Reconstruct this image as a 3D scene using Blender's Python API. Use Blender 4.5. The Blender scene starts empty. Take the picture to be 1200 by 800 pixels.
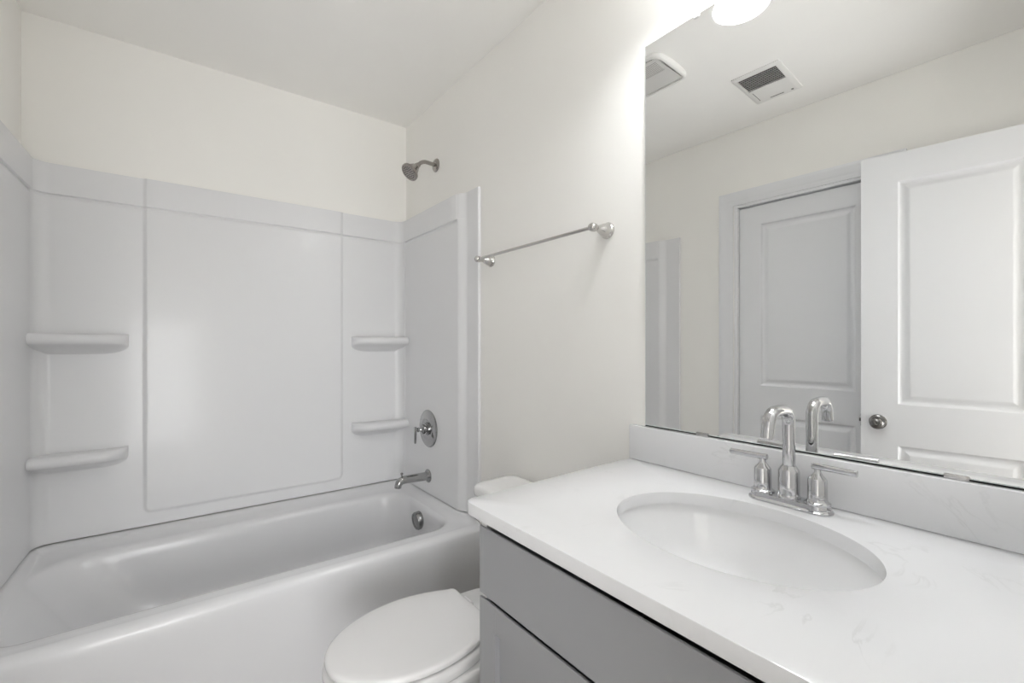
import bpy, bmesh, math, random
from mathutils import Vector, Matrix
PI = math.pi
sin, cos, sqrt = math.sin, math.cos, math.sqrt
S = bpy.context.scene
COL = S.collection

# ---------------------------------------------------------------- camera, world, exposure
TH = 0.0331            # the plumbing wall runs about two degrees off square
DEP = 2.416            # y of the back wall
RW = 1.52              # x of the plumbing wall at the back corner
CEIL = 2.440
CAM = (0.5193, 0.0, 1.187)
cd = bpy.data.cameras.new('camera')
cam = bpy.data.objects.new('camera', cd); COL.objects.link(cam)
cam.location = CAM
cam.rotation_euler = (PI/2, 0, -0.629)
cd.sensor_width = 36.0
cd.lens = 36.0*514.844/1200
cd.shift_y = 3.667/1200
cd.clip_start = 0.02
S.camera = cam
S.view_settings.view_transform = 'Standard'
S.view_settings.look = 'None'
S.view_settings.exposure = 0.05
S.view_settings.gamma = 1.0
S.view_settings.use_curve_mapping = False
S.cycles.use_denoising = True
S.cycles.max_bounces = 14
S.cycles.diffuse_bounces = 8
S.cycles.glossy_bounces = 8
S.cycles.sample_clamp_indirect = 6.0
S.cycles.caustics_reflective = True
w = bpy.data.worlds.new('world'); S.world = w; w.use_nodes = True
w.node_tree.nodes['Background'].inputs[0].default_value = (0.95, 0.97, 1.0, 1)
w.node_tree.nodes['Background'].inputs[1].default_value = 0.05

BULB = 170            # vanity bulbs
HALL = 56            # fill light added in the hall behind the camera
HALLC = 1.0           # weak fill added under the hall ceiling
def area(name, loc, rot, sx, sy, power, color=(1, 1, 1)):
    l = bpy.data.lights.new(name, 'AREA'); l.shape = 'RECTANGLE'; l.size = sx; l.size_y = sy
    l.energy = power; l.color = color
    o = bpy.data.objects.new(name, l); COL.objects.link(o); o.location = loc; o.rotation_euler = rot
    return o
area('hall_fill', (0.05, -1.46, 1.20), (PI/2+0.15, 0, 0), 0.95, 2.2, HALL, (0.96, 0.98, 1.0))  # added fill shining in through the doorway; no window is modelled
area('hall_top_fill', (0.42, -0.75, 2.40), (0, 0, 0), 0.5, 0.5, HALLC, (1.0, 0.97, 0.93))  # added overhead fill, unseen; there is no lamp fitting

# ---------------------------------------------------------------- materials
def mat(name, base, rough=0.5, metal=0.0, spec=0.5, coat=0.0, crough=0.04, bump=0.0, bscale=200.0, var=0.0, vscale=6.0, emit=None, estr=0.0):
    m = bpy.data.materials.new(name); m.use_nodes = True
    nt = m.node_tree; b = nt.nodes['Principled BSDF']
    b.inputs['Base Color'].default_value = (*base, 1)
    b.inputs['Roughness'].default_value = rough
    b.inputs['Metallic'].default_value = metal
    b.inputs['Specular IOR Level'].default_value = spec
    b.inputs['Coat Weight'].default_value = coat
    b.inputs['Coat Roughness'].default_value = crough
    if emit:
        b.inputs['Emission Color'].default_value = (*emit, 1); b.inputs['Emission Strength'].default_value = estr
    tc = nt.nodes.new('ShaderNodeTexCoord')
    if bump:
        n = nt.nodes.new('ShaderNodeTexNoise'); n.inputs['Scale'].default_value = bscale; n.inputs['Detail'].default_value = 3
        bp = nt.nodes.new('ShaderNodeBump'); bp.inputs['Strength'].default_value = bump; bp.inputs['Distance'].default_value = 0.001
        nt.links.new(tc.outputs['Object'], n.inputs['Vector'])
        nt.links.new(n.outputs['Fac'], bp.inputs['Height']); nt.links.new(bp.outputs['Normal'], b.inputs['Normal'])
    if var:
        n = nt.nodes.new('ShaderNodeTexNoise'); n.inputs['Scale'].default_value = vscale; n.inputs['Detail'].default_value = 4
        r = nt.nodes.new('ShaderNodeValToRGB')
        r.color_ramp.elements[0].position = 0.3; r.color_ramp.elements[1].position = 0.7
        r.color_ramp.elements[0].color = (*[c*(1-var) for c in base], 1)
        r.color_ramp.elements[1].color = (*[min(1, c*(1+var)) for c in base], 1)
        nt.links.new(tc.outputs['Object'], n.inputs['Vector'])
        nt.links.new(n.outputs['Fac'], r.inputs['Fac']); nt.links.new(r.outputs['Color'], b.inputs['Base Color'])
    return m
M = {}
M['wall'] = mat('wall_paint', (0.90, 0.886, 0.853), 0.75, bump=0.05, bscale=260, var=0.006, vscale=3)
M['ceiling'] = mat('ceiling_paint', (0.94, 0.927, 0.90), 0.9, bump=0.08, bscale=180, var=0.008, vscale=4)
M['trim'] = mat('trim_paint', (0.79, 0.795, 0.815), 0.38, var=0.004, vscale=4)
M['acrylic'] = mat('white_acrylic', (0.765, 0.765, 0.775), 0.36, spec=0.40, coat=0.28, crough=0.12, bump=0.012, bscale=12, var=0.004, vscale=3)
M['tub'] = mat('tub_enamel', (0.725, 0.725, 0.74), 0.26, coat=0.25, crough=0.10, var=0.004, vscale=3)
M['porcelain'] = mat('toilet_porcelain', (0.82, 0.815, 0.81), 0.08, coat=0.5, var=0.003)
M['seat'] = mat('seat_plastic', (0.80, 0.79, 0.79), 0.22, var=0.003)
M['basin'] = mat('basin_ceramic', (0.84, 0.84, 0.845), 0.08, coat=0.5, var=0.003)
M['chrome'] = mat('chrome', (0.58, 0.58, 0.59), 0.05, metal=1.0, bump=0.01, bscale=30)
M['nickel'] = mat('satin_nickel', (0.58, 0.565, 0.55), 0.16, metal=1.0, bump=0.01, bscale=60)
M['steel'] = mat('shower_chrome', (0.40, 0.40, 0.40), 0.10, metal=1.0, bump=0.01, bscale=60)
M['warmsteel'] = mat('shower_nickel', (0.40, 0.375, 0.355), 0.16, metal=1.0, bump=0.01, bscale=60)
M['darknickel'] = mat('dark_nickel', (0.30, 0.30, 0.30), 0.25, metal=1.0, bump=0.01, bscale=60)
M['knob'] = mat('pewter_knob', (0.22, 0.215, 0.21), 0.22, metal=1.0, bump=0.01, bscale=60)
M['cabinet'] = mat('grey_cabinet_paint', (0.315, 0.317, 0.328), 0.42, var=0.012, vscale=5)
M['dark'] = mat('gap_shade', (0.02, 0.02, 0.02), 0.8, var=0.05)
M['grille'] = mat('grille_dark', (0.055, 0.048, 0.046), 0.7, var=0.05)
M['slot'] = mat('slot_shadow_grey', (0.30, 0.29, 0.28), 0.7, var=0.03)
M['lens'] = mat('fan_cover_grey', (0.66, 0.65, 0.63), 0.4, var=0.006)
M['vent'] = mat('vent_plastic', (0.80, 0.79, 0.77), 0.45, var=0.006)
M['nozzle'] = mat('rubber_nozzle', (0.10, 0.10, 0.10), 0.6, var=0.05)
M['clear'] = mat('clear_clip_plastic', (0.86, 0.86, 0.85), 0.15, var=0.004)
M['caulk'] = mat('caulk', (0.16, 0.16, 0.16), 0.7, var=0.05)
M['shade'] = mat('opal_glass', (0.86, 0.86, 0.85), 0.25, var=0.003, emit=(0.965, 0.985, 1.0), estr=8.5)
M['bulb'] = mat('lit_bulb', (1, 1, 1), 0.4, var=0.002, emit=(0.95, 0.975, 1.0), estr=BULB)
def floor_material():
    m = mat('vinyl_plank', (0.36, 0.33, 0.30), 0.4); nt = m.node_tree; b = nt.nodes['Principled BSDF']
    tc = nt.nodes.new('ShaderNodeTexCoord'); br = nt.nodes.new('ShaderNodeTexBrick')
    br.inputs['Scale'].default_value = 1.0; br.inputs['Brick Width'].default_value = 1.1; br.inputs['Row Height'].default_value = 0.15
    br.inputs['Mortar Size'].default_value = 0.002; br.inputs['Color1'].default_value = (0.42, 0.39, 0.36, 1)
    br.inputs['Color2'].default_value = (0.34, 0.315, 0.29, 1); br.inputs['Mortar'].default_value = (0.12, 0.11, 0.10, 1)
    nt.links.new(tc.outputs['Object'], br.inputs['Vector']); nt.links.new(br.outputs['Color'], b.inputs['Base Color'])
    return m
M['floor'] = floor_material()
def quartz():
    m = mat('white_quartz', (0.86, 0.86, 0.86), 0.16, coat=0.25); nt = m.node_tree; b = nt.nodes['Principled BSDF']
    tc = nt.nodes.new('ShaderNodeTexCoord')
    n1 = nt.nodes.new('ShaderNodeTexNoise'); n1.inputs['Scale'].default_value = 5.0; n1.inputs['Detail'].default_value = 6; n1.inputs['Distortion'].default_value = 1.6
    r1 = nt.nodes.new('ShaderNodeValToRGB'); e = r1.color_ramp.elements       # thin veins where the noise crosses its middle
    e[0].position = 0.485; e[0].color = (0.76, 0.76, 0.77, 1)
    e[1].position = 0.515; e[1].color = (0.76, 0.76, 0.77, 1)
    k = e.new(0.50); k.color = (0.68, 0.68, 0.685, 1)
    n2 = nt.nodes.new('ShaderNodeTexNoise'); n2.inputs['Scale'].default_value = 9.0; n2.inputs['Detail'].default_value = 3
    r2 = nt.nodes.new('ShaderNodeValToRGB'); r2.color_ramp.elements[0].position = 0.5; r2.color_ramp.elements[1].position = 0.72
    mx = nt.nodes.new('ShaderNodeMix'); mx.data_type = 'RGBA'
    mx.inputs[6].default_value = (0.76, 0.76, 0.77, 1)
    nt.links.new(tc.outputs['Object'], n1.inputs['Vector']); nt.links.new(tc.outputs['Object'], n2.inputs['Vector'])
    nt.links.new(n1.outputs['Fac'], r1.inputs['Fac']); nt.links.new(n2.outputs['Fac'], r2.inputs['Fac'])
    nt.links.new(r2.outputs['Color'], mx.inputs[0]); nt.links.new(r1.outputs['Color'], mx.inputs[7])
    nt.links.new(mx.outputs[2], b.inputs['Base Color'])
    return m
M['quartz'] = quartz()
def mirror_material():
    m = bpy.data.materials.new('silvered_mirror'); m.use_nodes = True; b = m.node_tree.nodes['Principled BSDF']
    b.inputs['Base Color'].default_value = (0.90, 0.905, 0.90, 1); b.inputs['Metallic'].default_value = 1; b.inputs['Roughness'].default_value = 0.0
    return m
M['mirror'] = mirror_material()
M['glassedge'] = mat('polished_glass_edge', (0.82, 0.86, 0.84), 0.1, var=0.003)

# ---------------------------------------------------------------- mesh helpers
class B:
    def __init__(s): s.bm = bmesh.new()
    def box(s, a, b, bev=0.0, seg=2):
        t = bmesh.new(); bmesh.ops.create_cube(t, size=1)
        sz = [b[i]-a[i] for i in range(3)]; c = [(a[i]+b[i])/2 for i in range(3)]
        for v in t.verts: v.co = Vector([v.co[i]*sz[i]+c[i] for i in range(3)])
        if bev: bmesh.ops.bevel(t, geom=t.edges[:]+t.verts[:], offset=min(bev, min(abs(q) for q in sz)*0.49), segments=seg, profile=0.5, affect='EDGES')
        return s.merge(t)
    def merge(s, t, m=None):
        mp = {}
        for v in t.verts: mp[v] = s.bm.verts.new(m @ v.co if m else v.co)
        for f in t.faces:
            try: nf = s.bm.faces.new([mp[v] for v in f.verts]); nf.material_index = f.material_index
            except ValueError: pass
        t.free(); return s
    def loft(s, rings, cap0=True, cap1=True, closed=True, mi=0):
        vr = [[s.bm.verts.new(p) for p in r] for r in rings]
        n = len(rings[0])
        for a, b in zip(vr, vr[1:]):
            for i in range(n if closed else n-1):
                j = (i+1) % n
                f = s.bm.faces.new((a[i], a[j], b[j], b[i])); f.material_index = mi
        if cap0: f = s.bm.faces.new(list(reversed(vr[0]))); f.material_index = mi
        if cap1: f = s.bm.faces.new(vr[-1]); f.material_index = mi
        return s
    def lathe(s, prof, o=(0, 0, 0), axis=(0, 0, 1), seg=32, cap0=True, cap1=True):
        """prof: (radius, distance along axis) pairs"""
        ax = Vector(axis).normalized(); u = ax.orthogonal().normalized(); v = ax.cross(u); o = Vector(o)
        rings = [[o+ax*h+(u*cos(2*PI*k/seg)+v*sin(2*PI*k/seg))*max(r, 1e-4) for k in range(seg)] for r, h in prof]
        return s.loft(rings, cap0, cap1)
    def tube(s, pts, rad, seg=16, caps=True, up=None, sy=1.0):
        """round (or, with sy, oval) tube along a polyline; rad a number or one per point"""
        P = [Vector(p) for p in pts]; n = len(P)
        R = rad if hasattr(rad, '__len__') else [rad]*n
        rings = []; u = None
        for i in range(n):
            t = (P[min(i+1, n-1)]-P[max(i-1, 0)]).normalized()
            if u is None: u = Vector(up) if up else t.orthogonal()
            u = (u-t*u.dot(t)).normalized(); v = t.cross(u)
            rings.append([P[i]+(u*cos(2*PI*k/seg)*sy+v*sin(2*PI*k/seg))*R[i] for k in range(seg)])
        return s.loft(rings, caps, caps)
    def sphere(s, c, r, seg=24, sc=(1, 1, 1)):
        t = bmesh.new(); bmesh.ops.create_uvsphere(t, u_segments=seg, v_segments=seg//2, radius=r)
        for v in t.verts: v.co = Vector([v.co[i]*sc[i]+c[i] for i in range(3)])
        return s.merge(t)
    def build(s, name, m, parent=None, loc=None, rz=0.0, smooth=38):
        bmesh.ops.recalc_face_normals(s.bm, faces=s.bm.faces[:])
        me = bpy.data.meshes.new(name); s.bm.to_mesh(me); s.bm.free()
        for mm in (m if isinstance(m, (list, tuple)) else [m]): me.materials.append(M[mm])
        if smooth:
            for p in me.polygons: p.use_smooth = True
            me.set_sharp_from_angle(angle=math.radians(smooth))
        o = bpy.data.objects.new(name, me); COL.objects.link(o)
        if parent: o.parent = parent
        if loc: o.location = loc
        if rz: o.rotation_euler = (0, 0, rz)
        return o
def W(s, d, z):
    """along the plumbing wall from the back corner, out from it, up"""
    return Vector((RW+sin(TH)*s-cos(TH)*d, DEP-cos(TH)*s-sin(TH)*d, z))
RZ = PI+TH             # on the plumbing wall: local x = out of the wall, local y = along it towards the camera
def thing(name, label, cat, loc=(0, 0, 0), rz=0.0, group=None):
    o = bpy.data.objects.new(name, None); COL.objects.link(o); o.empty_display_size = 0.05
    o.location = loc; o.rotation_euler = (0, 0, rz); o['label'] = label; o['category'] = cat
    if group: o['group'] = group
    return o
def tag(o, label, cat, group=None):
    o['label'] = label; o['category'] = cat
    if group: o['group'] = group
    return o
def struct(o, label=None, cat=None):
    o['kind'] = 'structure'
    if label: o['label'] = label
    if cat: o['category'] = cat
    return o
def sstep(a, b, x):
    t = max(0.0, min(1.0, (x-a)/(b-a))); return t*t*(3-2*t)
def rr(x0, x1, y0, y1, r, k=8, m=10):
    """rounded rectangle, counter-clockwise, always the same number of points; r one radius or four (x1y0, x1y1, x0y1, x0y0)"""
    R = r if hasattr(r, '__len__') else (r,)*4
    pts = []
    cs = [(x1-R[0], y0+R[0], -PI/2, R[0]), (x1-R[1], y1-R[1], 0, R[1]), (x0+R[2], y1-R[2], PI/2, R[2]), (x0+R[3], y0+R[3], PI, R[3])]
    for q, (cx, cy, a, rad) in enumerate(cs):
        arc = [(cx+rad*cos(a+PI/2*i/k), cy+rad*sin(a+PI/2*i/k)) for i in range(k+1)]
        pts += arc
        nx = cs[(q+1) % 4]; e = (nx[0]+nx[3]*cos(nx[2]), nx[1]+nx[3]*sin(nx[2])); st = arc[-1]
        for i in range(1, m): pts.append((st[0]+(e[0]-st[0])*i/m, st[1]+(e[1]-st[1])*i/m))
    return pts
def lines(a, b, step, feats, fine=0.0015, reach=0.012):
    """grid lines from a to b, dense around the feature positions"""
    out = {round(a, 5), round(b, 5)}
    n = max(1, int((b-a)/step))
    for i in range(n+1): out.add(round(a+(b-a)*i/n, 5))
    for f in feats:
        c = f if not hasattr(f, '__len__') else f[0]; rc = reach if not hasattr(f, '__len__') else f[1]
        k = int(rc/fine)
        for i in range(-k, k+1):
            x = c+i*fine
            if a < x < b: out.add(round(x, 5))
    o = sorted(out); res = [o[0]]
    for x in o[1:]:
        if x-res[-1] > 0.0007: res.append(x)
    return res
def sheet(us, vs, fn, back, place, smooth=30):
    """a moulded sheet: front surface fn(u,v) deep, closed by skirts onto its back at depth `back`"""
    b = B(); bm = b.bm
    g = [[bm.verts.new(place(u, v, fn(u, v))) for v in vs] for u in us]
    for i in range(len(us)-1):
        for j in range(len(vs)-1): bm.faces.new((g[i][j], g[i+1][j], g[i+1][j+1], g[i][j+1]))
    loop = [(i, 0) for i in range(len(us))]+[(len(us)-1, j) for j in range(1, len(vs))]+[(i, len(vs)-1) for i in range(len(us)-2, -1, -1)]+[(0, j) for j in range(len(vs)-2, 0, -1)]
    bk = [bm.verts.new(place(us[i], vs[j], back)) for i, j in loop]
    n = len(loop)
    for k in range(n):
        a, c = loop[k], loop[(k+1) % n]
        bm.faces.new((g[a[0]][a[1]], bk[k], bk[(k+1) % n], g[c[0]][c[1]]))
    bm.faces.new(bk)
    return b

# ---------------------------------------------------------------- room shell
FY = -0.034            # inner face of the wall the camera stands in
X1 = W(DEP-FY, 0, 0).x
DO0, DO1, DOH = 0.072, 0.742, 2.07      # entry opening
b = B(); b.box((-0.5, -1.6, -0.1), (2.0, DEP+0.12, 0)); struct(b.build('floor', 'floor', smooth=0))
b = B(); b.box((-0.5, -1.6, CEIL), (2.0, DEP+0.12, CEIL+0.1)); struct(b.build('ceiling', 'ceiling', smooth=0))
b = B(); b.box((-0.12, DEP, 0), (1.9, DEP+0.12, CEIL)); struct(b.build('wall_back', 'wall', smooth=0))
CY0, CY1, CH = 0.538, 1.222, 2.005      # linen closet opening in the left wall
b = B()
b.box((-0.12, CY1, 0), (0, DEP, CEIL)); b.box((-0.12, FY-0.11, 0), (0, CY0, CEIL)); b.box((-0.12, CY0, CH), (0, CY1, CEIL))
b.box((-0.14, CY0-0.02, 0), (-0.121, CY1+0.02, CH+0.02))
struct(b.build('wall_left', 'wall', smooth=0))
b = B(); b.box((-0.12, -0.3, 0), (0, DEP-FY+0.4, CEIL)); struct(b.build('wall_right', 'wall', loc=W(0, 0, 0), rz=RZ, smooth=0))
b = B()
b.box((0, FY-0.11, 0), (DO0, FY, CEIL)); b.box((DO1, FY-0.11, 0), (X1+0.02, FY, CEIL)); b.box((DO0, FY-0.11, DOH), (DO1, FY, CEIL))
struct(b.build('wall_front', 'wall', smooth=0))
b = B(); b.box((-0.5, -1.6, 0), (1.9, -1.5, CEIL)); struct(b.build('wall_hall', 'wall', smooth=0))
b = B(); b.box((-0.5, -1.5, 0), (-0.4, FY-0.22, CEIL)); b.box((-0.5, FY-0.22, 0), (-0.0, FY-0.111, CEIL)); struct(b.build('wall_hall_left', 'wall', smooth=0))
b = B(); b.box((1.7, -1.5, 0), (1.8, FY-0.11, CEIL)); struct(b.build('wall_hall_right', 'wall', smooth=0))
# baseboards where the left and right walls are free
b = B(); b.box((0.0005, CY1+0.085, 0), (0.013, 1.55, 0.085), 0.003); b.box((0.0005, FY+0.002, 0), (0.013, CY0-0.085, 0.085), 0.003)
struct(b.build('baseboard_left', 'trim'))
b = B(); b.box((0.0005, 0.82, 0), (0.013, 1.585, 0.085), 0.003)
struct(b.build('baseboard_right', 'trim', loc=W(0, 0, 0), rz=RZ))

def casing_profile(b, y0, y1, top, width, place):
    """moulded door casing: a stepped profile run up, across with mitres, and down; place(u, z, t)"""
    prof = [(0, 0), (0, 0.016), (0.010, 0.019), (0.020, 0.0185), (0.044, 0.016), (0.050, 0.012), (0.060, 0.012), (0.066, 0.009), (width-0.004, 0.009), (width, 0.006), (width, 0)]
    rings = []
    for (o, t) in prof:
        rings.append([place(y0+o, 0, t), place(y0+o, top-o, t), place(y1-o, top-o, t), place(y1-o, 0, t)])
    b.loft(rings, False, False, closed=False)
    b.bm.faces.new([b.bm.verts.new(r[0]) for r in rings]); b.bm.faces.new([b.bm.verts.new(r[3]) for r in reversed(rings)])
def panel_fn(panels):
    def fn(u, v):
        h = 0.0
        for (u0, u1, v0, v1) in panels:
            d = min(u-u0, u1-u, v-v0, v1-v)
            if d > 0:
                h = -0.009*sstep(0, 0.009, d)-0.002*sstep(0.009, 0.013, d)+0.008*sstep(0.018, 0.042, d)
        return h
    return fn
def panel_grid(a, b_, feats):
    fs = []
    for f, sgn in feats: fs += [(f+sgn*0.0065, 0.009), (f+sgn*0.030, 0.015)]
    return lines(a, b_, 0.08, fs, fine=0.002)
# linen closet: casing and jamb, then the closed leaf
root = struct(thing('door_1', 'closed white two-panel closet door in the left wall, seen in the mirror', 'door'))
PY0, PY1 = 0.648, 1.085
us = panel_grid(CY0+0.022, CY1-0.022, [(PY0, 1), (PY1, -1)])
vs = panel_grid(0.012, CH-0.024, [(0.22, 1), (0.785, -1), (0.955, 1), (1.875, -1)])
pf = panel_fn([(PY0, PY1, 0.22, 0.785), (PY0, PY1, 0.955, 1.875)])
sheet(us, vs, pf, -0.034, lambda u, v, h: (-0.022+h, u, v)).build('door_leaf', 'trim', root)
b = B(); casing_profile(b, CY0-0.082, CY1+0.082, CH+0.074, 0.078, lambda u, z, t: (t+0.0003, u, z)); b.build('door_casing', 'trim', root)
b = B()
b.box((-0.118, CY0+0.0005, 0.001), (0.002, CY0+0.018, CH-0.0005), 0.0015); b.box((-0.118, CY1-0.018, 0.001), (0.002, CY1-0.0005, CH-0.0005), 0.0015); b.box((-0.118, CY0+0.018, CH-0.018), (0.002, CY1-0.018, CH-0.0005), 0.0015)
b.build('door_jamb', 'trim', root)
# entry door: the opening the camera looks through, its leaf open against the left wall
root = struct(thing('trim_1', 'white casing around the entry opening', 'casing'))
b = B(); casing_profile(b, DO0-0.062, DO1+0.07, DOH+0.062, 0.066, lambda u, z, t: (u, FY+t+0.0003, z)); b.build('door_casing', 'trim', root)
b = B(); b.box((DO0+0.0005, FY-0.112, 0.001), (DO0+0.012, FY+0.001, DOH-0.0005), 0.0015); b.box((DO1-0.018, FY-0.112, 0.001), (DO1-0.0005, FY+0.001, DOH-0.0005), 0.0015); b.box((DO0+0.012, FY-0.112, DOH-0.018), (DO1-0.018, FY+0.001, DOH-0.0005), 0.0015)
b.build('door_jamb', 'trim', root)
LW = 0.626
root = struct(thing('door_2', 'white two-panel entry door standing open, with round pewter knob, seen in the mirror', 'door', (0.086, FY+0.004, 0), -math.atan(0.1029)))
us = panel_grid(0.0, LW, [(0.125, 1), (LW-0.127, -1)]); vs = panel_grid(0.012, 2.027, [(0.22, 1), (0.745, -1), (0.925, 1), (1.902, -1)])
pf = panel_fn([(0.125, LW-0.127, 0.22, 0.745), (0.125, LW-0.127, 0.925, 1.902)])
sheet(us, vs, pf, -0.035, lambda u, v, h: (h, u, v)).build('door_leaf', 'trim', root)
b = B(); b.lathe([(0.032, 0.0003), (0.032, 0.004), (0.028, 0.007), (0.012, 0.010), (0.011, 0.022), (0.016, 0.028), (0.025, 0.036), (0.0275, 0.046), (0.025, 0.056), (0.017, 0.063), (0.006, 0.0655), (0.004, 0.064)], (0, LW-0.060, 0.842), (1, 0, 0))
k = b.build('door_knob', 'knob', root); k['label'] = 'round pewter knob'
b = B(); b.box((-0.029, LW-0.0005, 0.815), (-0.006, LW+0.0015, 0.870)); b.box((-0.024, LW+0.001, 0.835), (-0.011, LW+0.008, 0.850), 0.002)
b.build('latch_plate', 'knob', root)
for z in (0.2, 1.02, 1.84):
    b = B(); b.lathe([(0.004, -0.002), (0.0055, 0), (0.0055, 0.09), (0.004, 0.092)], (-0.040, -0.001, z), (0, 0, 1), 12); b.build('hinge', 'knob', root)

# ---------------------------------------------------------------- bathtub
TF = 1.612             # front of the apron
DK = 0.405             # deck height
root = thing('bathtub', 'white alcove bathtub with a plain apron, along the back wall', 'bathtub')
def shear(p): return (p[0]+(p[0]/RW)*(DEP-p[1])*math.tan(TH), p[1], p[2])
L0, L1, Y1 = 0.004, RW-0.004, DEP-0.004
def ring(x0, x1, y0, y1, r, z): return [shear((x, y, z)) for x, y in rr(x0, x1, y0, y1, r, 8, 24)]
rings = []
for z in (0.002, 0.10, 0.20, 0.30, 0.350): rings.append(ring(L0, L1, TF+0.010*(0.350-z)/0.35, Y1, 0.003, z))
R = 0.030; zt = DK-0.003
for i in range(1, 8):                   # rolled front edge
    a = PI/2*i/7
    zc = zt-R+R*sin(a)
    rings.append(ring(L0, L1, TF+R-R*cos(a), Y1, (0.003+0.01*i/7, 0.003, 0.003, 0.003+0.01*i/7), zc if i < 7 else DK-0.002))
# raised lip along the three walls, then the flat deck, the rolled rim and the well
def deck(ins, fr, zz, r): return [(x, y, z) for x, y, z in ring(L0+ins, L1-ins, TF+fr, Y1-ins*1.0, r, zz)]
NL = len(rings[0])
def lipped(ins, fr, r):
    out = []
    for x, y, z in deck(ins, fr, DK, r):
        dw = min(x-L0, (L1+(DEP-y)*math.tan(TH))-x, Y1-y)
        fade = sstep(TF+0.02, TF+0.10, y)
        out.append((x, y, DK-0.002*(1-fade)+0.018*fade*(1-sstep(0.03, 0.075, dw))))
    return out
for i in range(7): rings[5+i] = [(x, y, z+(0.018*sstep(TF+0.02, TF+0.10, y) if i >= 2 else 0)) for x, y, z in rings[5+i]]
for ins, fr, r in ((0.018, 0.034, 0.012), (0.030, 0.038, 0.02), (0.040, 0.042, 0.03), (0.050, 0.046, 0.04), (0.060, 0.052, 0.05)): rings.append(lipped(ins, fr, r))
IX0, IX1, IY0, IY1 = 0.078, 1.416, 1.692, 2.262     # opening of the well
rad = (0.11, 0.13, 0.16, 0.085)
def well(i0, i1, f, bk, z, k=1.0): return ring(IX0+i0, IX1-i1, IY0+f, IY1-bk, tuple(q*k for q in rad), z)
rings.append(well(-0.008, -0.012, -0.012, -0.022, DK+0.000))
rings.append(well(-0.004, -0.004, -0.004, -0.006, DK-0.0015))
rings.append(well(0.000, 0.000, 0.000, 0.002, DK-0.006))
rings.append(well(0.006, 0.004, 0.004, 0.008, DK-0.014))
rings.append(well(0.018, 0.008, 0.007, 0.012, DK-0.026))
for t in [q/9 for q in range(1, 10)]:
    z = DK-0.026-t*0.285
    e = max(0, (t-0.66)/0.34)**2.2
    rings.append(well(0.018+0.20*t+0.10*e, 0.006+0.018*t+0.09*e, 0.007+0.035*t+0.07*e, 0.012+0.045*t+0.07*e, z, 1+0.25*t))
rings.append(well(0.40, 0.18, 0.17, 0.19, DK-0.322, 0.9))
b = B(); b.loft(rings, True, True); tub = b.build('tub_shell', 'tub', root, smooth=50)
ov = W(0.407, 0.104, 0.330); 
b = B(); b.lathe([(0.030, -0.012), (0.030, 0.0), (0.0415, 0.001), (0.0425, 0.006), (0.0425, 0.028), (0.039, 0.034), (0.033, 0.0345), (0.031, 0.032), (0.002, 0.033)], (0, 0, 0), (1, 0, -0.10), 40)
o = b.build('overflow_cover', 'darknickel', root, ov, RZ); o['label'] = 'round brushed metal overflow cover'
b = B(); b.lathe([(0.034, 0), (0.036, 0.003), (0.030, 0.005), (0.012, 0.004), (0.010, 0.010), (0.002, 0.012)], (1.22, 2.0, DK-0.3225)); b.build('drain', 'nickel', root)

# ---------------------------------------------------------------- tub surround
root = thing('tub_surround', 'glossy white three-wall acrylic tub surround with four corner shelves', 'tub surround')
SB, ST = 0.4275, 1.880                  # bottom and top
BZ = 1.763                              # the ledge line under the top band
def band(z): return 0.004*sstep(BZ, BZ+0.002, z)-0.0045*(sstep(BZ-0.014, BZ-0.003, z)-sstep(BZ-0.0005, BZ+0.001, z))
BX0, BX1 = 0.350, 1.163
CR = 0.048                              # cove radius in the two inner corners
def back_depth(x, z):
    xr = RW+(0.02)*0                    # plumbing wall x at the back corner
    d = 0.020+band(z)
    r = 0.035
    zb = 0.475
    dx = min(x-BX0, BX1-x); dz = z-zb
    if dx < r and dz < r: sd = r-sqrt((r-dx)**2+(r-dz)**2)
    else: sd = min(dx, dz)
    d += 0.010*sstep(0.0, 0.018, sd)
    for c, sgn in ((0.036, 1), (xr-0.036, -1)):        # coves
        t = (x-c)*sgn
        if t < CR: d += CR-sqrt(max(0, CR*CR-(CR-max(t, 0))**2))
    return d
us = lines(0.028, RW-0.030, 0.05, [(BX0+0.007, 0.012), (BX1-0.007, 0.012), (0.06, 0.024), (RW-0.06, 0.024)], fine=0.002)
us = sorted(set(us+[0.0362, 0.0368, 0.0375, 0.0385, RW-0.0362, RW-0.0368, RW-0.0375, RW-0.0385]))
vs = lines(SB, ST, 0.06, [(BZ-0.006, 0.012), (0.487, 0.016), (0.50, 0.02)], fine=0.0015)
bp = sheet(us, vs, back_depth, 0.0015, lambda u, v, h: (u, DEP-h, v)).build('back_panel', 'acrylic', root)
def end_depth(s, z, F):
    sc = F-0.141
    d = 0.036+band(z)*(1-sstep(sc-0.012, sc, s))
    flare = 0.012*(1-sstep(0.0, 0.07, BZ-z)) if z < BZ else 0.012
    a = sc-0.004*(1 if z > BZ else 0)
    d -= 0.023*sstep(a, sc+0.052, s)
    d -= 0.010*sstep(F-0.0035, F, s)
    return d
def end_lines(F): return lines(0.0015, F, 0.06, [(F-0.115, 0.036), (F-0.003, 0.004)], fine=0.002)
vs2 = lines(SB, ST, 0.08, [(BZ-0.006, 0.012), (BZ-0.04, 0.03)], fine=0.0018)
FR = 0.774
o = sheet(end_lines(FR), vs2, lambda s, z: end_depth(s, z, FR), 0.0012, lambda u, v, h: (h, u, v)).build('end_panel', 'acrylic', root, W(0, 0, 0), RZ)
o['label'] = 'plumbing-side end panel'
FL = DEP-1.558
o = sheet(end_lines(FL), vs2, lambda s, z: end_depth(s, z, FL), 0.0012, lambda u, v, h: (h, DEP-u, v)).build('end_panel', 'acrylic', root)
o['label'] = 'left-wall end panel'
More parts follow.
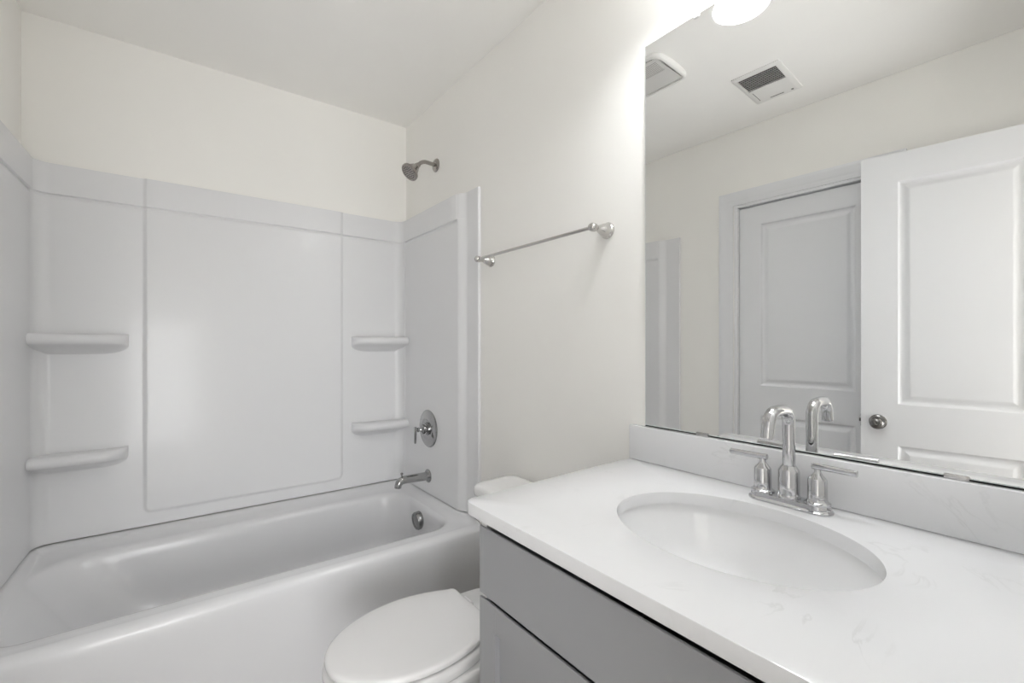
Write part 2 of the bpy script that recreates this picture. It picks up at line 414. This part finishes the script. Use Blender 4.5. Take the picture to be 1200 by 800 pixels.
def shelf(xc, xe, ztop, label):
    """corner shelf with a rolled nose; it dies into the corner at xc and rounds off at xe"""
    sg = 1 if xe > xc else -1; Ln = abs(xe-xc); DM = 0.102; rE = 0.085
    rings = []
    N = 40
    for i in range(N+1):
        q = i/N; t = Ln*(1-(1-q)**2.2)
        m = Ln-t
        k = 1.0 if m > rE else sqrt(max(0.0, 1-((rE-m)/rE)**2))
        k = max(k, 0.02)
        x = xc+sg*t; D = DM*k; r = min(0.021, 0.5*D)
        y0 = 0.019
        pts = [(y0, ztop-0.004), (y0+0.006*k, ztop-0.006)]
        for a in range(0, 9):
            an = PI/2-PI*a/8*0.86
            pts.append((y0+D-r+r*cos(an), ztop-0.021+0.021*sin(an)*1.0))
        pts += [(y0+D*0.62, ztop-0.0445), (y0+D*0.32, ztop-0.044-0.012*k), (y0+D*0.10, ztop-0.045-0.022*k), (y0, ztop-0.046-0.034*k)]
        rings.append([(x, DEP-d, z) for d, z in pts])
    b = B(); b.loft(rings, True, True); o = b.build('shelf', 'acrylic', bp, smooth=55); o['label'] = label; return o
shelf(0.037, 0.308, 1.228, 'upper left corner shelf'); shelf(0.037, 0.306, 0.772, 'lower left corner shelf')
shelf(RW-0.034, 1.205, 1.228, 'upper right corner shelf'); shelf(RW-0.034, 1.205, 0.772, 'lower right corner shelf')

# ---------------------------------------------------------------- shower fittings
root = thing('wall_shower', 'satin nickel shower head on a bent arm above the surround', 'shower head', W(0.365, 0, 2.106), RZ)
b = B(); b.lathe([(0.0335, 0.0005), (0.034, 0.003), (0.030, 0.008), (0.018, 0.012), (0.012, 0.013)], (0, 0, 0), (1, 0, 0), 36); b.build('flange', 'warmsteel', root)
pts = [(0.004, 0, 0), (0.05, 0, 0.002)]
for i in range(9):
    a = PI/4*1.05*i/8; pts.append((0.056+0.052*sin(a), 0, 0.002-0.052*(1-cos(a))))
e = pts[-1]; ax = Vector((cos(PI/4*1.05), 0, -sin(PI/4*1.05)))
pts.append((e[0]+ax.x*0.012, 0, e[2]+ax.z*0.012))
b = B(); b.tube(pts, 0.0095, 18); b.build('arm', 'warmsteel', root)
hd = Vector(pts[-1])
ha = Vector((0.70, 0.02, -0.72))
b = B(); b.lathe([(0.010, -0.006), (0.0125, -0.002), (0.0125, 0.008), (0.016, 0.011), (0.016, 0.017), (0.021, 0.022), (0.034, 0.050), (0.040, 0.056), (0.0445, 0.058), (0.0455, 0.062), (0.0455, 0.070), (0.042, 0.074), (0.039, 0.074), (0.037, 0.0715), (0.002, 0.073)], hd, ha, 40)
head = b.build('spray_head', 'warmsteel', root)
ha.normalize(); u = ha.orthogonal().normalized(); v = ha.cross(u); b = B()
for rr_, n in ((0.010, 6), (0.020, 12), (0.030, 18)):
    for i in range(n):
        c = hd+ha*0.072+(u*cos(2*PI*i/n)+v*sin(2*PI*i/n))*rr_
        b.lathe([(0.0022, 0), (0.0018, 0.0030)], c, ha, 8)
b.build('nozzle_ring', 'nozzle', head)

root = thing('shower_valve', 'round chrome shower valve with a small lever, on the surround end panel', 'shower valve', W(0.350, 0.036, 0.759), RZ)
b = B(); b.lathe([(0.094, 0.0003), (0.095, 0.003), (0.090, 0.007), (0.078, 0.009), (0.060, 0.012), (0.052, 0.014), (0.049, 0.013), (0.036, 0.014)], (0, 0, 0), (1, 0, 0), 56); b.build('escutcheon', 'steel', root)
b = B(); b.lathe([(0.034, 0.012), (0.034, 0.018), (0.030, 0.019), (0.030, 0.024), (0.024, 0.026), (0.024, 0.038), (0.018, 0.043), (0.011, 0.046), (0.008, 0.052), (0.012, 0.056), (0.012, 0.062), (0.006, 0.066), (0.006, 0.074)], (0, 0, 0), (1, 0, 0), 32)
st = b.build('handle_hub', 'steel', root)
b = B(); b.tube([(0.074, 0, 0.016), (0.074, 0, 0.014), (0.0745, 0, -0.064), (0.0745, 0, -0.067)], [0.0045, 0.0062, 0.0055, 0.004], 14); b.build('lever', 'steel', st)

root = thing('tub_spout', 'chrome tub spout with a pull-up diverter knob, above the tub rim', 'tub spout', W(0.348, 0.036, 0.517), RZ)
b = B(); b.lathe([(0.033, 0.0003), (0.034, 0.003), (0.031, 0.008), (0.024, 0.012), (0.022, 0.014)], (0, 0, 0), (1, 0, 0), 36); b.build('flange', 'steel', root)
b = B(); b.tube([(0.005, 0, 0), (0.06, 0, 0.002), (0.120, 0, 0.004), (0.140, 0, 0.0035), (0.152, 0, -0.001), (0.160, 0, -0.009), (0.164, 0, -0.020), (0.165, 0, -0.030)], [0.0215, 0.0205, 0.0195, 0.0195, 0.0195, 0.0185, 0.017, 0.0165], 24); b.build('spout_body', 'steel', root)
b = B(); b.lathe([(0.0035, 0), (0.0035, 0.012), (0.0065, 0.014), (0.0070, 0.019), (0.004, 0.022)], (0.145, 0, 0.019), (0, 0, 1), 16); b.build('diverter_knob', 'steel', root)

# ---------------------------------------------------------------- towel bar
root = thing('towel_bar', 'brushed nickel towel bar on the wall above the toilet', 'towel bar', W(0, 0, 1.542), RZ)
for s_ in (0.856, 1.484):
    b = B(); b.lathe([(0.0245, 0.0003), (0.0255, 0.002), (0.0255, 0.005), (0.0235, 0.008), (0.0215, 0.010), (0.0205, 0.018), (0.0165, 0.030), (0.0110, 0.042), (0.0088, 0.052), (0.0092, 0.055), (0.0125, 0.062), (0.0132, 0.070), (0.0125, 0.077), (0.008, 0.083), (0.001, 0.085)], (0, s_, 0), (1, 0, 0), 28); b.build('bracket', 'nickel', root)
b = B(); b.tube([(0.070, 0.862, 0), (0.070, 1.478, 0)], 0.0055, 16); b.build('bar', 'nickel', root)

# ---------------------------------------------------------------- toilet
TS = 1.255
root = thing('toilet', 'white toilet with closed elongated lid between tub and vanity', 'toilet', W(TS, 0, 0), RZ)
def egg(d0, d1, hw, z, n=48, flat=0.35, dm=None):
    """plan outline: rounded nose at d1, squarer tail at d0"""
    dm = dm if dm is not None else d0+(d1-d0)*0.46
    pts = []
    for i in range(n):
        a = 2*PI*i/n; c, s_ = cos(a), sin(a)
        if c >= 0: x = dm+(d1-dm)*abs(c)**0.92; y = hw*(1 if s_ >= 0 else -1)*abs(s_)**1.0
        else: x = dm-(dm-d0)*abs(c)**flat; y = hw*(1 if s_ >= 0 else -1)*abs(s_)**0.62
        pts.append((x, y, z))
    return pts
rings = [egg(0.16, 0.60, 0.105, 0.001, flat=0.6), egg(0.16, 0.60, 0.108, 0.02, flat=0.6), egg(0.17, 0.585, 0.098, 0.06, flat=0.6), egg(0.18, 0.585, 0.095, 0.13, flat=0.6), egg(0.18, 0.62, 0.112, 0.20, flat=0.6), egg(0.17, 0.70, 0.142, 0.27, flat=0.6), egg(0.15, 0.758, 0.160, 0.305, flat=0.5), egg(0.14, 0.777, 0.167, 0.325, flat=0.45), egg(0.14, 0.779, 0.168, 0.334, flat=0.45), egg(0.145, 0.774, 0.162, 0.340, flat=0.45)]
b = B(); b.loft(rings); b.build('bowl', 'porcelain', root, smooth=60)
def slab(d0, d1, hw, z0, z1, r, flat=0.30, dm=None, crown=0.0):
    return [egg(d0+r*0.8, d1-r*0.8, hw-r*0.8, z0, flat=flat, dm=dm), egg(d0+r*0.15, d1-r*0.15, hw-r*0.15, z0+r*0.35, flat=flat, dm=dm), egg(d0, d1, hw, z0+r*0.9, flat=flat, dm=dm), egg(d0, d1, hw, z1-r, flat=flat, dm=dm),
            egg(d0+r*0.15, d1-r*0.15, hw-r*0.15, z1-r*0.5, flat=flat, dm=dm), egg(d0+r*0.5, d1-r*0.5, hw-r*0.5, z1-r*0.15, flat=flat, dm=dm), egg(d0+r*1.1, d1-r*1.1, hw-r*1.1, z1, flat=flat, dm=dm)]
def lid_ring(q, z, d0=0.350, d1=0.778, hw=0.166, yb=0.120, dm=0.545):
    """lid outline inset by q: elliptical nose, sides drawn in to a straight back edge"""
    d0 += q; d1 -= q; hw -= q; yb -= q
    half = []
    for i in range(25):
        a = PI/2*i/24; half.append((dm+(d1-dm)*cos(a), hw*sin(a)**0.96))
    rc = 0.016
    for i in range(1, 13):
        t = i/12*0.985; half.append((dm-(dm-d0-rc)*t, yb+(hw-yb)*(1-t*t)))
    yl = half[-1][1]
    for i in range(1, 7):
        a = PI/2*i/6; half.append((d0+rc-rc*sin(a), yl-rc+rc*cos(a)))
    half.append((d0, yl*0.4))
    return [(x, y, z) for x, y in half]+[(x, -y, z) for x, y in reversed(half[1:])]
b = B(); b.loft([lid_ring(q-0.0015, z) for q, z in ((0.004, 0.3440), (-0.002, 0.3465), (-0.0035, 0.352), (-0.0035, 0.364), (-0.002, 0.371), (0.003, 0.3765), (0.012, 0.3790))]); b.build('seat', 'seat', root, smooth=60)
b = B(); b.loft([lid_ring(q, z) for q, z in ((0.030, 0.394), (0.009, 0.393), (0.004, 0.3850), (0.0006, 0.3850), (0.0, 0.3865), (0.0, 0.393), (0.0015, 0.3965), (0.005, 0.399), (0.011, 0.4005), (0.03, 0.4022), (0.06, 0.4035), (0.09, 0.404))]); b.build('lid', 'seat', root, smooth=60)
for y in (-0.095, 0.045):
    b = B(); b.box((0.318, y, 0.336), (0.350, y+0.05, 0.374), 0.007, 3); b.build('hinge', 'seat', root)
b = B(); b.loft([[(x, y, z) for x, y in rr(0.03+q, 0.200-q*1.5, -0.212+q*2, 0.212-q*2, 0.035, 6, 4)] for q, z in ((0.012, 0.345), (0.006, 0.36), (0.003, 0.45), (0.0, 0.641))]); b.build('tank', 'porcelain', root, smooth=50)
b = B(); b.loft([[(x, y, z) for x, y in rr(0.014+q, 0.216-q, -0.236+q, 0.236-q, 0.042, 8, 4)] for q, z in ((0.006, 0.6415), (0.001, 0.645), (0.0, 0.652), (0.0, 0.668), (0.002, 0.675), (0.007, 0.6805), (0.016, 0.683), (0.030, 0.6845), (0.040, 0.685))]); b.build('tank_lid', 'porcelain', root, smooth=50)
b = B(); b.lathe([(0.011, 0), (0.011, 0.008), (0.006, 0.010), (0.006, 0.018)], (0.200, -0.155, 0.60), (1, 0, 0), 16); b.tube([(0.216, -0.165, 0.60), (0.216, -0.15, 0.60), (0.222, -0.08, 0.596)], [0.006, 0.0065, 0.005], 12); b.build('flush_lever', 'chrome', root)

# ---------------------------------------------------------------- vanity
VS0, VS1 = 1.602, DEP-FY-0.012
VD = 0.540
CT = 0.8564; CTH = 0.0265
VW = VS1-VS0
root = thing('vanity_cabinet', 'grey shaker vanity cabinet under the white counter', 'cabinet', W(VS0, 0, 0), RZ)
b = B()                                 # open-topped carcass on a recessed toe kick
zt = CT-CTH-0.0008
b.box((0.002, 0, 0.10), (VD+0.0012, 0.018, zt)); b.box((0.002, VW-0.018, 0.10), (VD+0.0012, VW, zt)); b.box((0.002, 0.018, 0.10), (VD, VW-0.018, 0.118)); b.box((0.002, 0.018, 0.118), (0.012, VW-0.018, zt))

b.box((0.02, 0.0, 0.001), (VD-0.07, VW, 0.10))
b.build('carcass', 'cabinet', root, smooth=0)
FD = VD+0.0015
def front(b, y0, y1, z0, z1, x0=None, x1=None, bev=0.013):
    x0 = FD if x0 is None else x0; x1 = FD+0.0185 if x1 is None else x1
    pr = [(x0, z0), (x1-0.001, z0), (x1, z0+0.001), (x1, z1-0.001), (x1-0.001, z1), (x1-0.004, z1), (x0, z1-bev)]
    b.loft([[(x, y, z) for x, z in pr] for y in (y0, y1)])
b = B(); front(b, 0.001, VW-0.001, 0.6625, 0.8040); b.build('drawer_front', 'cabinet', root, smooth=0)
DZ0, DZ1 = 0.113, 0.6545
def shaker(y0, y1):
    sw = 0.056; b = B()
    front(b, y0, y0+sw-0.0003, DZ0, DZ1); front(b, y1-sw+0.0003, y1, DZ0, DZ1)
    front(b, y0+sw, y1-sw, DZ1-sw, DZ1, FD+0.0002, FD+0.0184); b.box((FD+0.0002, y0+sw, DZ0+0.0002), (FD+0.0183, y1-sw, DZ0+sw), 0.0005, 1)
    d = b.build('cabinet_door', 'cabinet', root, smooth=0)
    b = B(); b.box((FD+0.003, y0+sw-0.004, DZ0+sw-0.004), (FD+0.0070, y1-sw+0.004, DZ1-sw+0.004)); b.build('door_panel', 'cabinet', d, smooth=0)
shaker(0.001, VW/2-0.0015); shaker(VW/2+0.0015, VW-0.001)

CS0, CS1, CDP = 1.579, DEP-FY-0.006, 0.585
SS, SD, SA, SBB = 2.000, 0.286, 0.215, 0.166
def hole_ring(k, z, n_ang): return [(SD+SBB*k[1]*sin(a), SS+SA*k[0]*cos(a), z) for a in n_ang]
outline = rr(0.0025, CDP, CS0, CS1, (0.022, 0.003, 0.003, 0.003), 8, 30)     # x = d, y = s ; first corner: front left
angs = [math.atan2((x-SD)/SBB, (y-SS)/SA) for x, y in outline]
def oring(ins, z): return [(x, y, z) for x, y in rr(0.0025+ins, CDP-ins, CS0+ins, CS1-ins, (0.022-ins*0.5, 0.003, 0.003, 0.003), 8, 30)]
e = 0.0022
inn = lambda g, z: [(SD+(SBB+g)*sin(a), SS+(SA+g)*cos(a), z) for a in angs]
top = oring(e, CT)
rings = [inn(0, CT-CTH+0.0005), inn(0, CT-0.002), inn(0.0006, CT-0.0006), inn(0.002, CT)]
mid = [tuple(Vector(p).lerp(Vector(q), 0.5)) for p, q in zip(inn(0.002, CT), top)]
rings += [mid, top, oring(e*0.3, CT-e*0.3), oring(0, CT-e), oring(0, CT-CTH+e), oring(e*0.3, CT-CTH+e*0.3), oring(e, CT-CTH), inn(0, CT-CTH+0.0005)]
b = B(); b.loft(rings, False, False); bmesh.ops.remove_doubles(b.bm, verts=b.bm.verts[:], dist=1e-6)
ct = b.build('countertop', 'quartz', None, W(0, 0, 0), RZ, smooth=40); tag(ct, 'white veined quartz vanity countertop with an oval sink cutout', 'countertop')
b = B(); b.box((0.0015, CS0, CT+0.0003), (0.0205, CS1, 0.9535), 0.0015, 2)
tag(b.build('backsplash', 'quartz', None, W(0, 0, 0), RZ), 'low white quartz backsplash strip under the mirror', 'backsplash')
# undermount basin
def er(g, z): return [(SD+(SBB+g)*sin(2*PI*i/72), SS+(SA+g)*cos(2*PI*i/72), z) for i in range(72)]
def es(k, z, o=0.0): return [(SD+o+(SBB+0.005)*k*sin(2*PI*i/72), SS+(SA+0.005)*k*cos(2*PI*i/72), z) for i in range(72)]
z0 = CT-CTH-0.0005
root = thing('sink', 'white oval undermount sink in the vanity countertop', 'sink', W(SS, SD, z0-0.15), RZ)
prof = [(1.0, 0), (0.995, -0.006), (0.975, -0.022), (0.94, -0.046), (0.89, -0.070), (0.82, -0.093), (0.72, -0.112), (0.58, -0.127), (0.42, -0.136), (0.25, -0.141), (0.10, -0.1435)]
rings = [es(k, z0+z) for k, z in prof]
outer = [es(0.12, z0-0.152), es(0.45, z0-0.147), es(0.75, z0-0.125), es(0.95, z0-0.085), es(1.04, z0-0.03), es(1.045, z0-0.012)]
rim = [er(0.014, z0-0.011), er(0.014, z0-0.0003), er(0.005, z0)]
b = B(); b.loft(outer+rim+rings[1:], True, True)
for v in b.bm.verts: v.co -= Vector((SD, SS, z0-0.15))
b.build('basin', 'basin', root, smooth=60)
b = B(); b.lathe([(0.030, 0), (0.031, 0.003), (0.026, 0.004), (0.022, 0.002), (0.019, 0.004), (0.002, 0.006)], (0, 0, 0.0068)); b.build('drain', 'chrome', root)

# ---------------------------------------------------------------- faucet
root = thing('faucet', 'chrome two-handle faucet with a squared arch spout behind the sink', 'faucet', W(2.017, 0.070, CT+0.0003), RZ)
HL, HW = 0.078, 0.027
b = B(); b.loft([[(x, y, z) for x, y in rr(-HW+q, HW-q, -HL+q, HL-q, HW-q-0.0003, 10, 6)] for q, z in ((0.0005, 0), (0.0, 0.0015), (0.0005, 0.004), (0.003, 0.0055), (0.0045, 0.0075), (0.0050, 0.0135), (0.0060, 0.0155), (0.010, 0.0165))]); b.build('deck_plate', 'chrome', root, smooth=30)
b = B()
b.lathe([(0.0215, 0.0155), (0.0215, 0.019), (0.0200, 0.0205), (0.0195, 0.024), (0.0195, 0.070), (0.0185, 0.073), (0.0130, 0.0815)], (0, 0, 0), (0, 0, 1), 40)
path = [(0, 0, 0.079), (0, 0, 0.12), (0, 0, 0.165)]
for i in range(1, 9):
    a = PI/2*i/8*0.98; path.append((0.030-0.030*cos(a), 0, 0.165+0.032*sin(a)))
path += [(0.050, 0, 0.1985)]
for i in range(1, 9):
    a = PI/2*i/8*0.93; path.append((0.068+0.032*sin(a), 0, 0.1985-0.034*(1-cos(a))))
path += [(0.1035, 0, 0.150), (0.1035, 0, 0.1495)]
b.tube(path, [0.0112]*(len(path)-1)+[0.0090], 24, up=(0, 1, 0), sy=1.06); b.build('spout', 'chrome', root)
for sg in (-1, 1):
    b = B(); b.lathe([(0.0225, 0.0155), (0.0225, 0.0195), (0.020, 0.021), (0.0175, 0.024), (0.0170, 0.028), (0.0165, 0.064), (0.0150, 0.067), (0.0085, 0.0745), (0.0062, 0.079), (0.0060, 0.086)], (0, sg*0.0508, 0), (0, 0, 1), 36)
    hb = b.build('handle_body', 'chrome', root)
    b = B(); b.tube([(0.0, sg*0.0415, 0.0895), (0.0, sg*0.0425, 0.0895), (0.006, sg*0.116, 0.0905), (0.006, sg*0.1168, 0.0905)], [0.0052, 0.0064, 0.0060, 0.0050], 16); b.build('handle_lever', 'chrome', hb)
b = B(); b.lathe([(0.0025, 0.0155), (0.0025, 0.046), (0.0045, 0.048), (0.0045, 0.054), (0.002, 0.056)], (-0.020, 0, 0), (0, 0, 1), 14); b.build('pop_up_rod', 'chrome', root)

# ---------------------------------------------------------------- mirror
MS0, MS1, MZ0, MZ1 = 1.623, DEP-FY-0.02, 0.9575, 2.041
root = thing('wall_mirror', 'large frameless mirror on the wall above the vanity', 'mirror', W(0, 0, 0), RZ)
def mq(x, q): return [(x, MS0+q, MZ0+q), (x, MS1-q, MZ0+q), (x, MS1-q, MZ1-q), (x, MS0+q, MZ1-q)]
b = B(); b.loft([mq(0.0015, 0), mq(0.0054, 0), mq(0.006, 0.0020)], True, True)
b.bm.faces.ensure_lookup_table(); b.bm.faces[-1].material_index = 1
b.build('mirror_glass', ['glassedge', 'mirror'], root, smooth=0)
b = B(); b.box((0.0012, MS0+0.001, MZ0-0.0032), (0.0050, MS1, MZ0-0.0004)); b.build('gap_shade_strip', 'dark', root, smooth=0)  # dark strip standing in for the shade in the gap under the mirror
for s_ in (1.795, 2.255):
    b = B(); b.box((0.001, s_-0.016, MZ0-0.0035), (0.009, s_+0.016, MZ0+0.0045), 0.0012, 2); b.build('clip', 'nickel', root)
for s_ in (1.779, 2.255):
    b = B(); b.box((0.001, s_-0.008, MZ1-0.010), (0.0105, s_+0.008, MZ1+0.020), 0.003, 3); b.lathe([(0.004, 0), (0.0035, 0.002), (0.001, 0.003)], (0.010, s_, MZ1+0.010), (1, 0, 0), 14); o = b.build('clip', 'clear', root); o['label'] = 'clear plastic top clip'

# ---------------------------------------------------------------- vanity light
root = thing('vanity_light', 'three-shade vanity light above the mirror, with opal glass bells opening downwards', 'wall lamp', W(1.988, 0, 2.222), RZ)
b = B(); b.box((0.0008, -0.30, -0.045), (0.022, 0.30, 0.045), 0.008, 3); b.build('backplate', 'nickel', root)
for y in (-0.175, 0.0, 0.175):
    b = B(); b.tube([(0.02, y, 0.0), (0.10, y, 0.004), (0.155, y, 0.012), (0.172, y, 0.010), (0.178, y, 0.0)], 0.008, 14); b.lathe([(0.022, 0), (0.024, -0.006), (0.024, -0.022), (0.020, -0.024)], (0.178, y, 0.006), (0, 0, 1), 24)
    arm = b.build('arm', 'nickel', root)
    pr = [(0.022, -0.014), (0.034, -0.020), (0.046, -0.038), (0.057, -0.062), (0.066, -0.085), (0.072, -0.100)]
    b = B(); b.lathe(pr+[(0.0695, -0.1005)]+[(r-0.003, h) for r, h in reversed(pr[:-1])], (0.178, y, 0), (0, 0, 1), 40, False, False); b.build('lamp_shade', 'shade', arm)
    b = B(); b.lathe([(0.012, -0.016), (0.013, -0.030), (0.020, -0.044), (0.0255, -0.060), (0.0235, -0.074), (0.013, -0.083), (0.002, -0.085)], (0.178, y, 0), (0, 0, 1), 24); b.build('bulb', 'bulb', arm)

# ---------------------------------------------------------------- ceiling fittings, seen in the mirror
root = thing('ceiling_vent', 'white ceiling register with one dark louvred half, seen in the mirror', 'vent', (0.375, 0.905, CEIL))
b = B(); hx, hy = 0.158, 0.104
b.loft([[(x, y, z) for x, y in rr(-hx+q, hx-q, -hy+q, hy-q, 0.006, 3, 3)] for q, z in ((0, -0.0005), (0.001, -0.004), (0.012, -0.009), (0.022, -0.010))], False, False)
b.box((-0.137, -0.083, -0.0095), (0.003, 0.083, -0.0055), 0.001, 1); b.build('frame', 'vent', root)
b = B(); b.box((0.003, -0.083, -0.004), (0.137, 0.083, -0.0006)); b.build('recess', 'grille', root, smooth=0)
for i in range(9):
    x = 0.012+i*0.0145
    b = B(); b.loft([[(x-0.001, y, -0.0045), (x+0.001, y, -0.0045), (x+0.0052, y, -0.0098), (x+0.0036, y, -0.0098)] for y in (-0.08, 0.08)]); b.build('louvre', 'vent', root, smooth=0)
for p0, p1 in (((-0.125, -0.03, -0.0112), (-0.121, 0.03, -0.009)), ((-0.1275, -0.072, -0.0115), (-0.119, -0.063, -0.009)), ((-0.115, 0.074, -0.0108), (-0.02, 0.0755, -0.009))):
    b = B(); b.box(p0, p1); b.build('damper_tab', 'darknickel', root, smooth=0)

root = thing('exhaust_fan', 'white square bowed ceiling exhaust fan cover, cut by the mirror edge', 'exhaust fan', (0.862, 1.238, CEIL))
def bow(h, z0, z1, n=10):
    return [(z0+(z1-z0)*(1-q*q), q) for q in [i/n for i in range(n+1)]]
b = B(); hx = 0.127
def dome(x, y): return -0.010-0.017*(1-(x/hx)**2)**0.5*(1-(0.35*y/hx)**2) if abs(x) < hx else -0.010
def bowed(p): return [(x*(1+0.09*(1-(y/hx)**2)), y*(1+0.09*(1-(x/hx)**2))) for x, y in p]
R0 = [bowed(rr(-hx+q, hx-q, -hx+q, hx-q, 0.030, 6, 8)) for q in (0, 0.001, 0.006, 0.014, 0.017)]
rings = [[(x, y, -0.0006) for x, y in R0[0]], [(x, y, dome(x*0.9, y)*0.75) for x, y in R0[1]], [(x, y, dome(x*0.97, y)) for x, y in R0[2]], [(x, y, dome(x, y)) for x, y in R0[3]], [(x, y, dome(x, y)+0.006) for x, y in R0[4]]]
b.loft(rings, False, False); b.build('frame', 'vent', root, smooth=50)
hx2 = 0.111; us = [-hx2+2*hx2*i/24 for i in range(25)]
def fan_fn(u, v): return dome(u, v)+0.006-0.004*sstep(0.01, 0.03, u)
sheet(us, us, lambda u, v: fan_fn(u, v), -0.003, lambda u, v, h: (u, v, h)).build('cover_panel', 'lens', root)
for i in range(9):
    x = 0.022+i*0.0085
    b = B(); n = 12; top_ = []; bot_ = []
    b.loft([[(x, y, fan_fn(x, y)+0.002), (x+0.0022, y, fan_fn(x+0.0022, y)+0.002), (x+0.0022, y, fan_fn(x+0.0022, y)-0.0006), (x, y, fan_fn(x, y)-0.0006)] for y in [-0.095+0.19*q/n for q in range(n+1)]])
    b.build('grille_slot', 'slot', root, smooth=0)
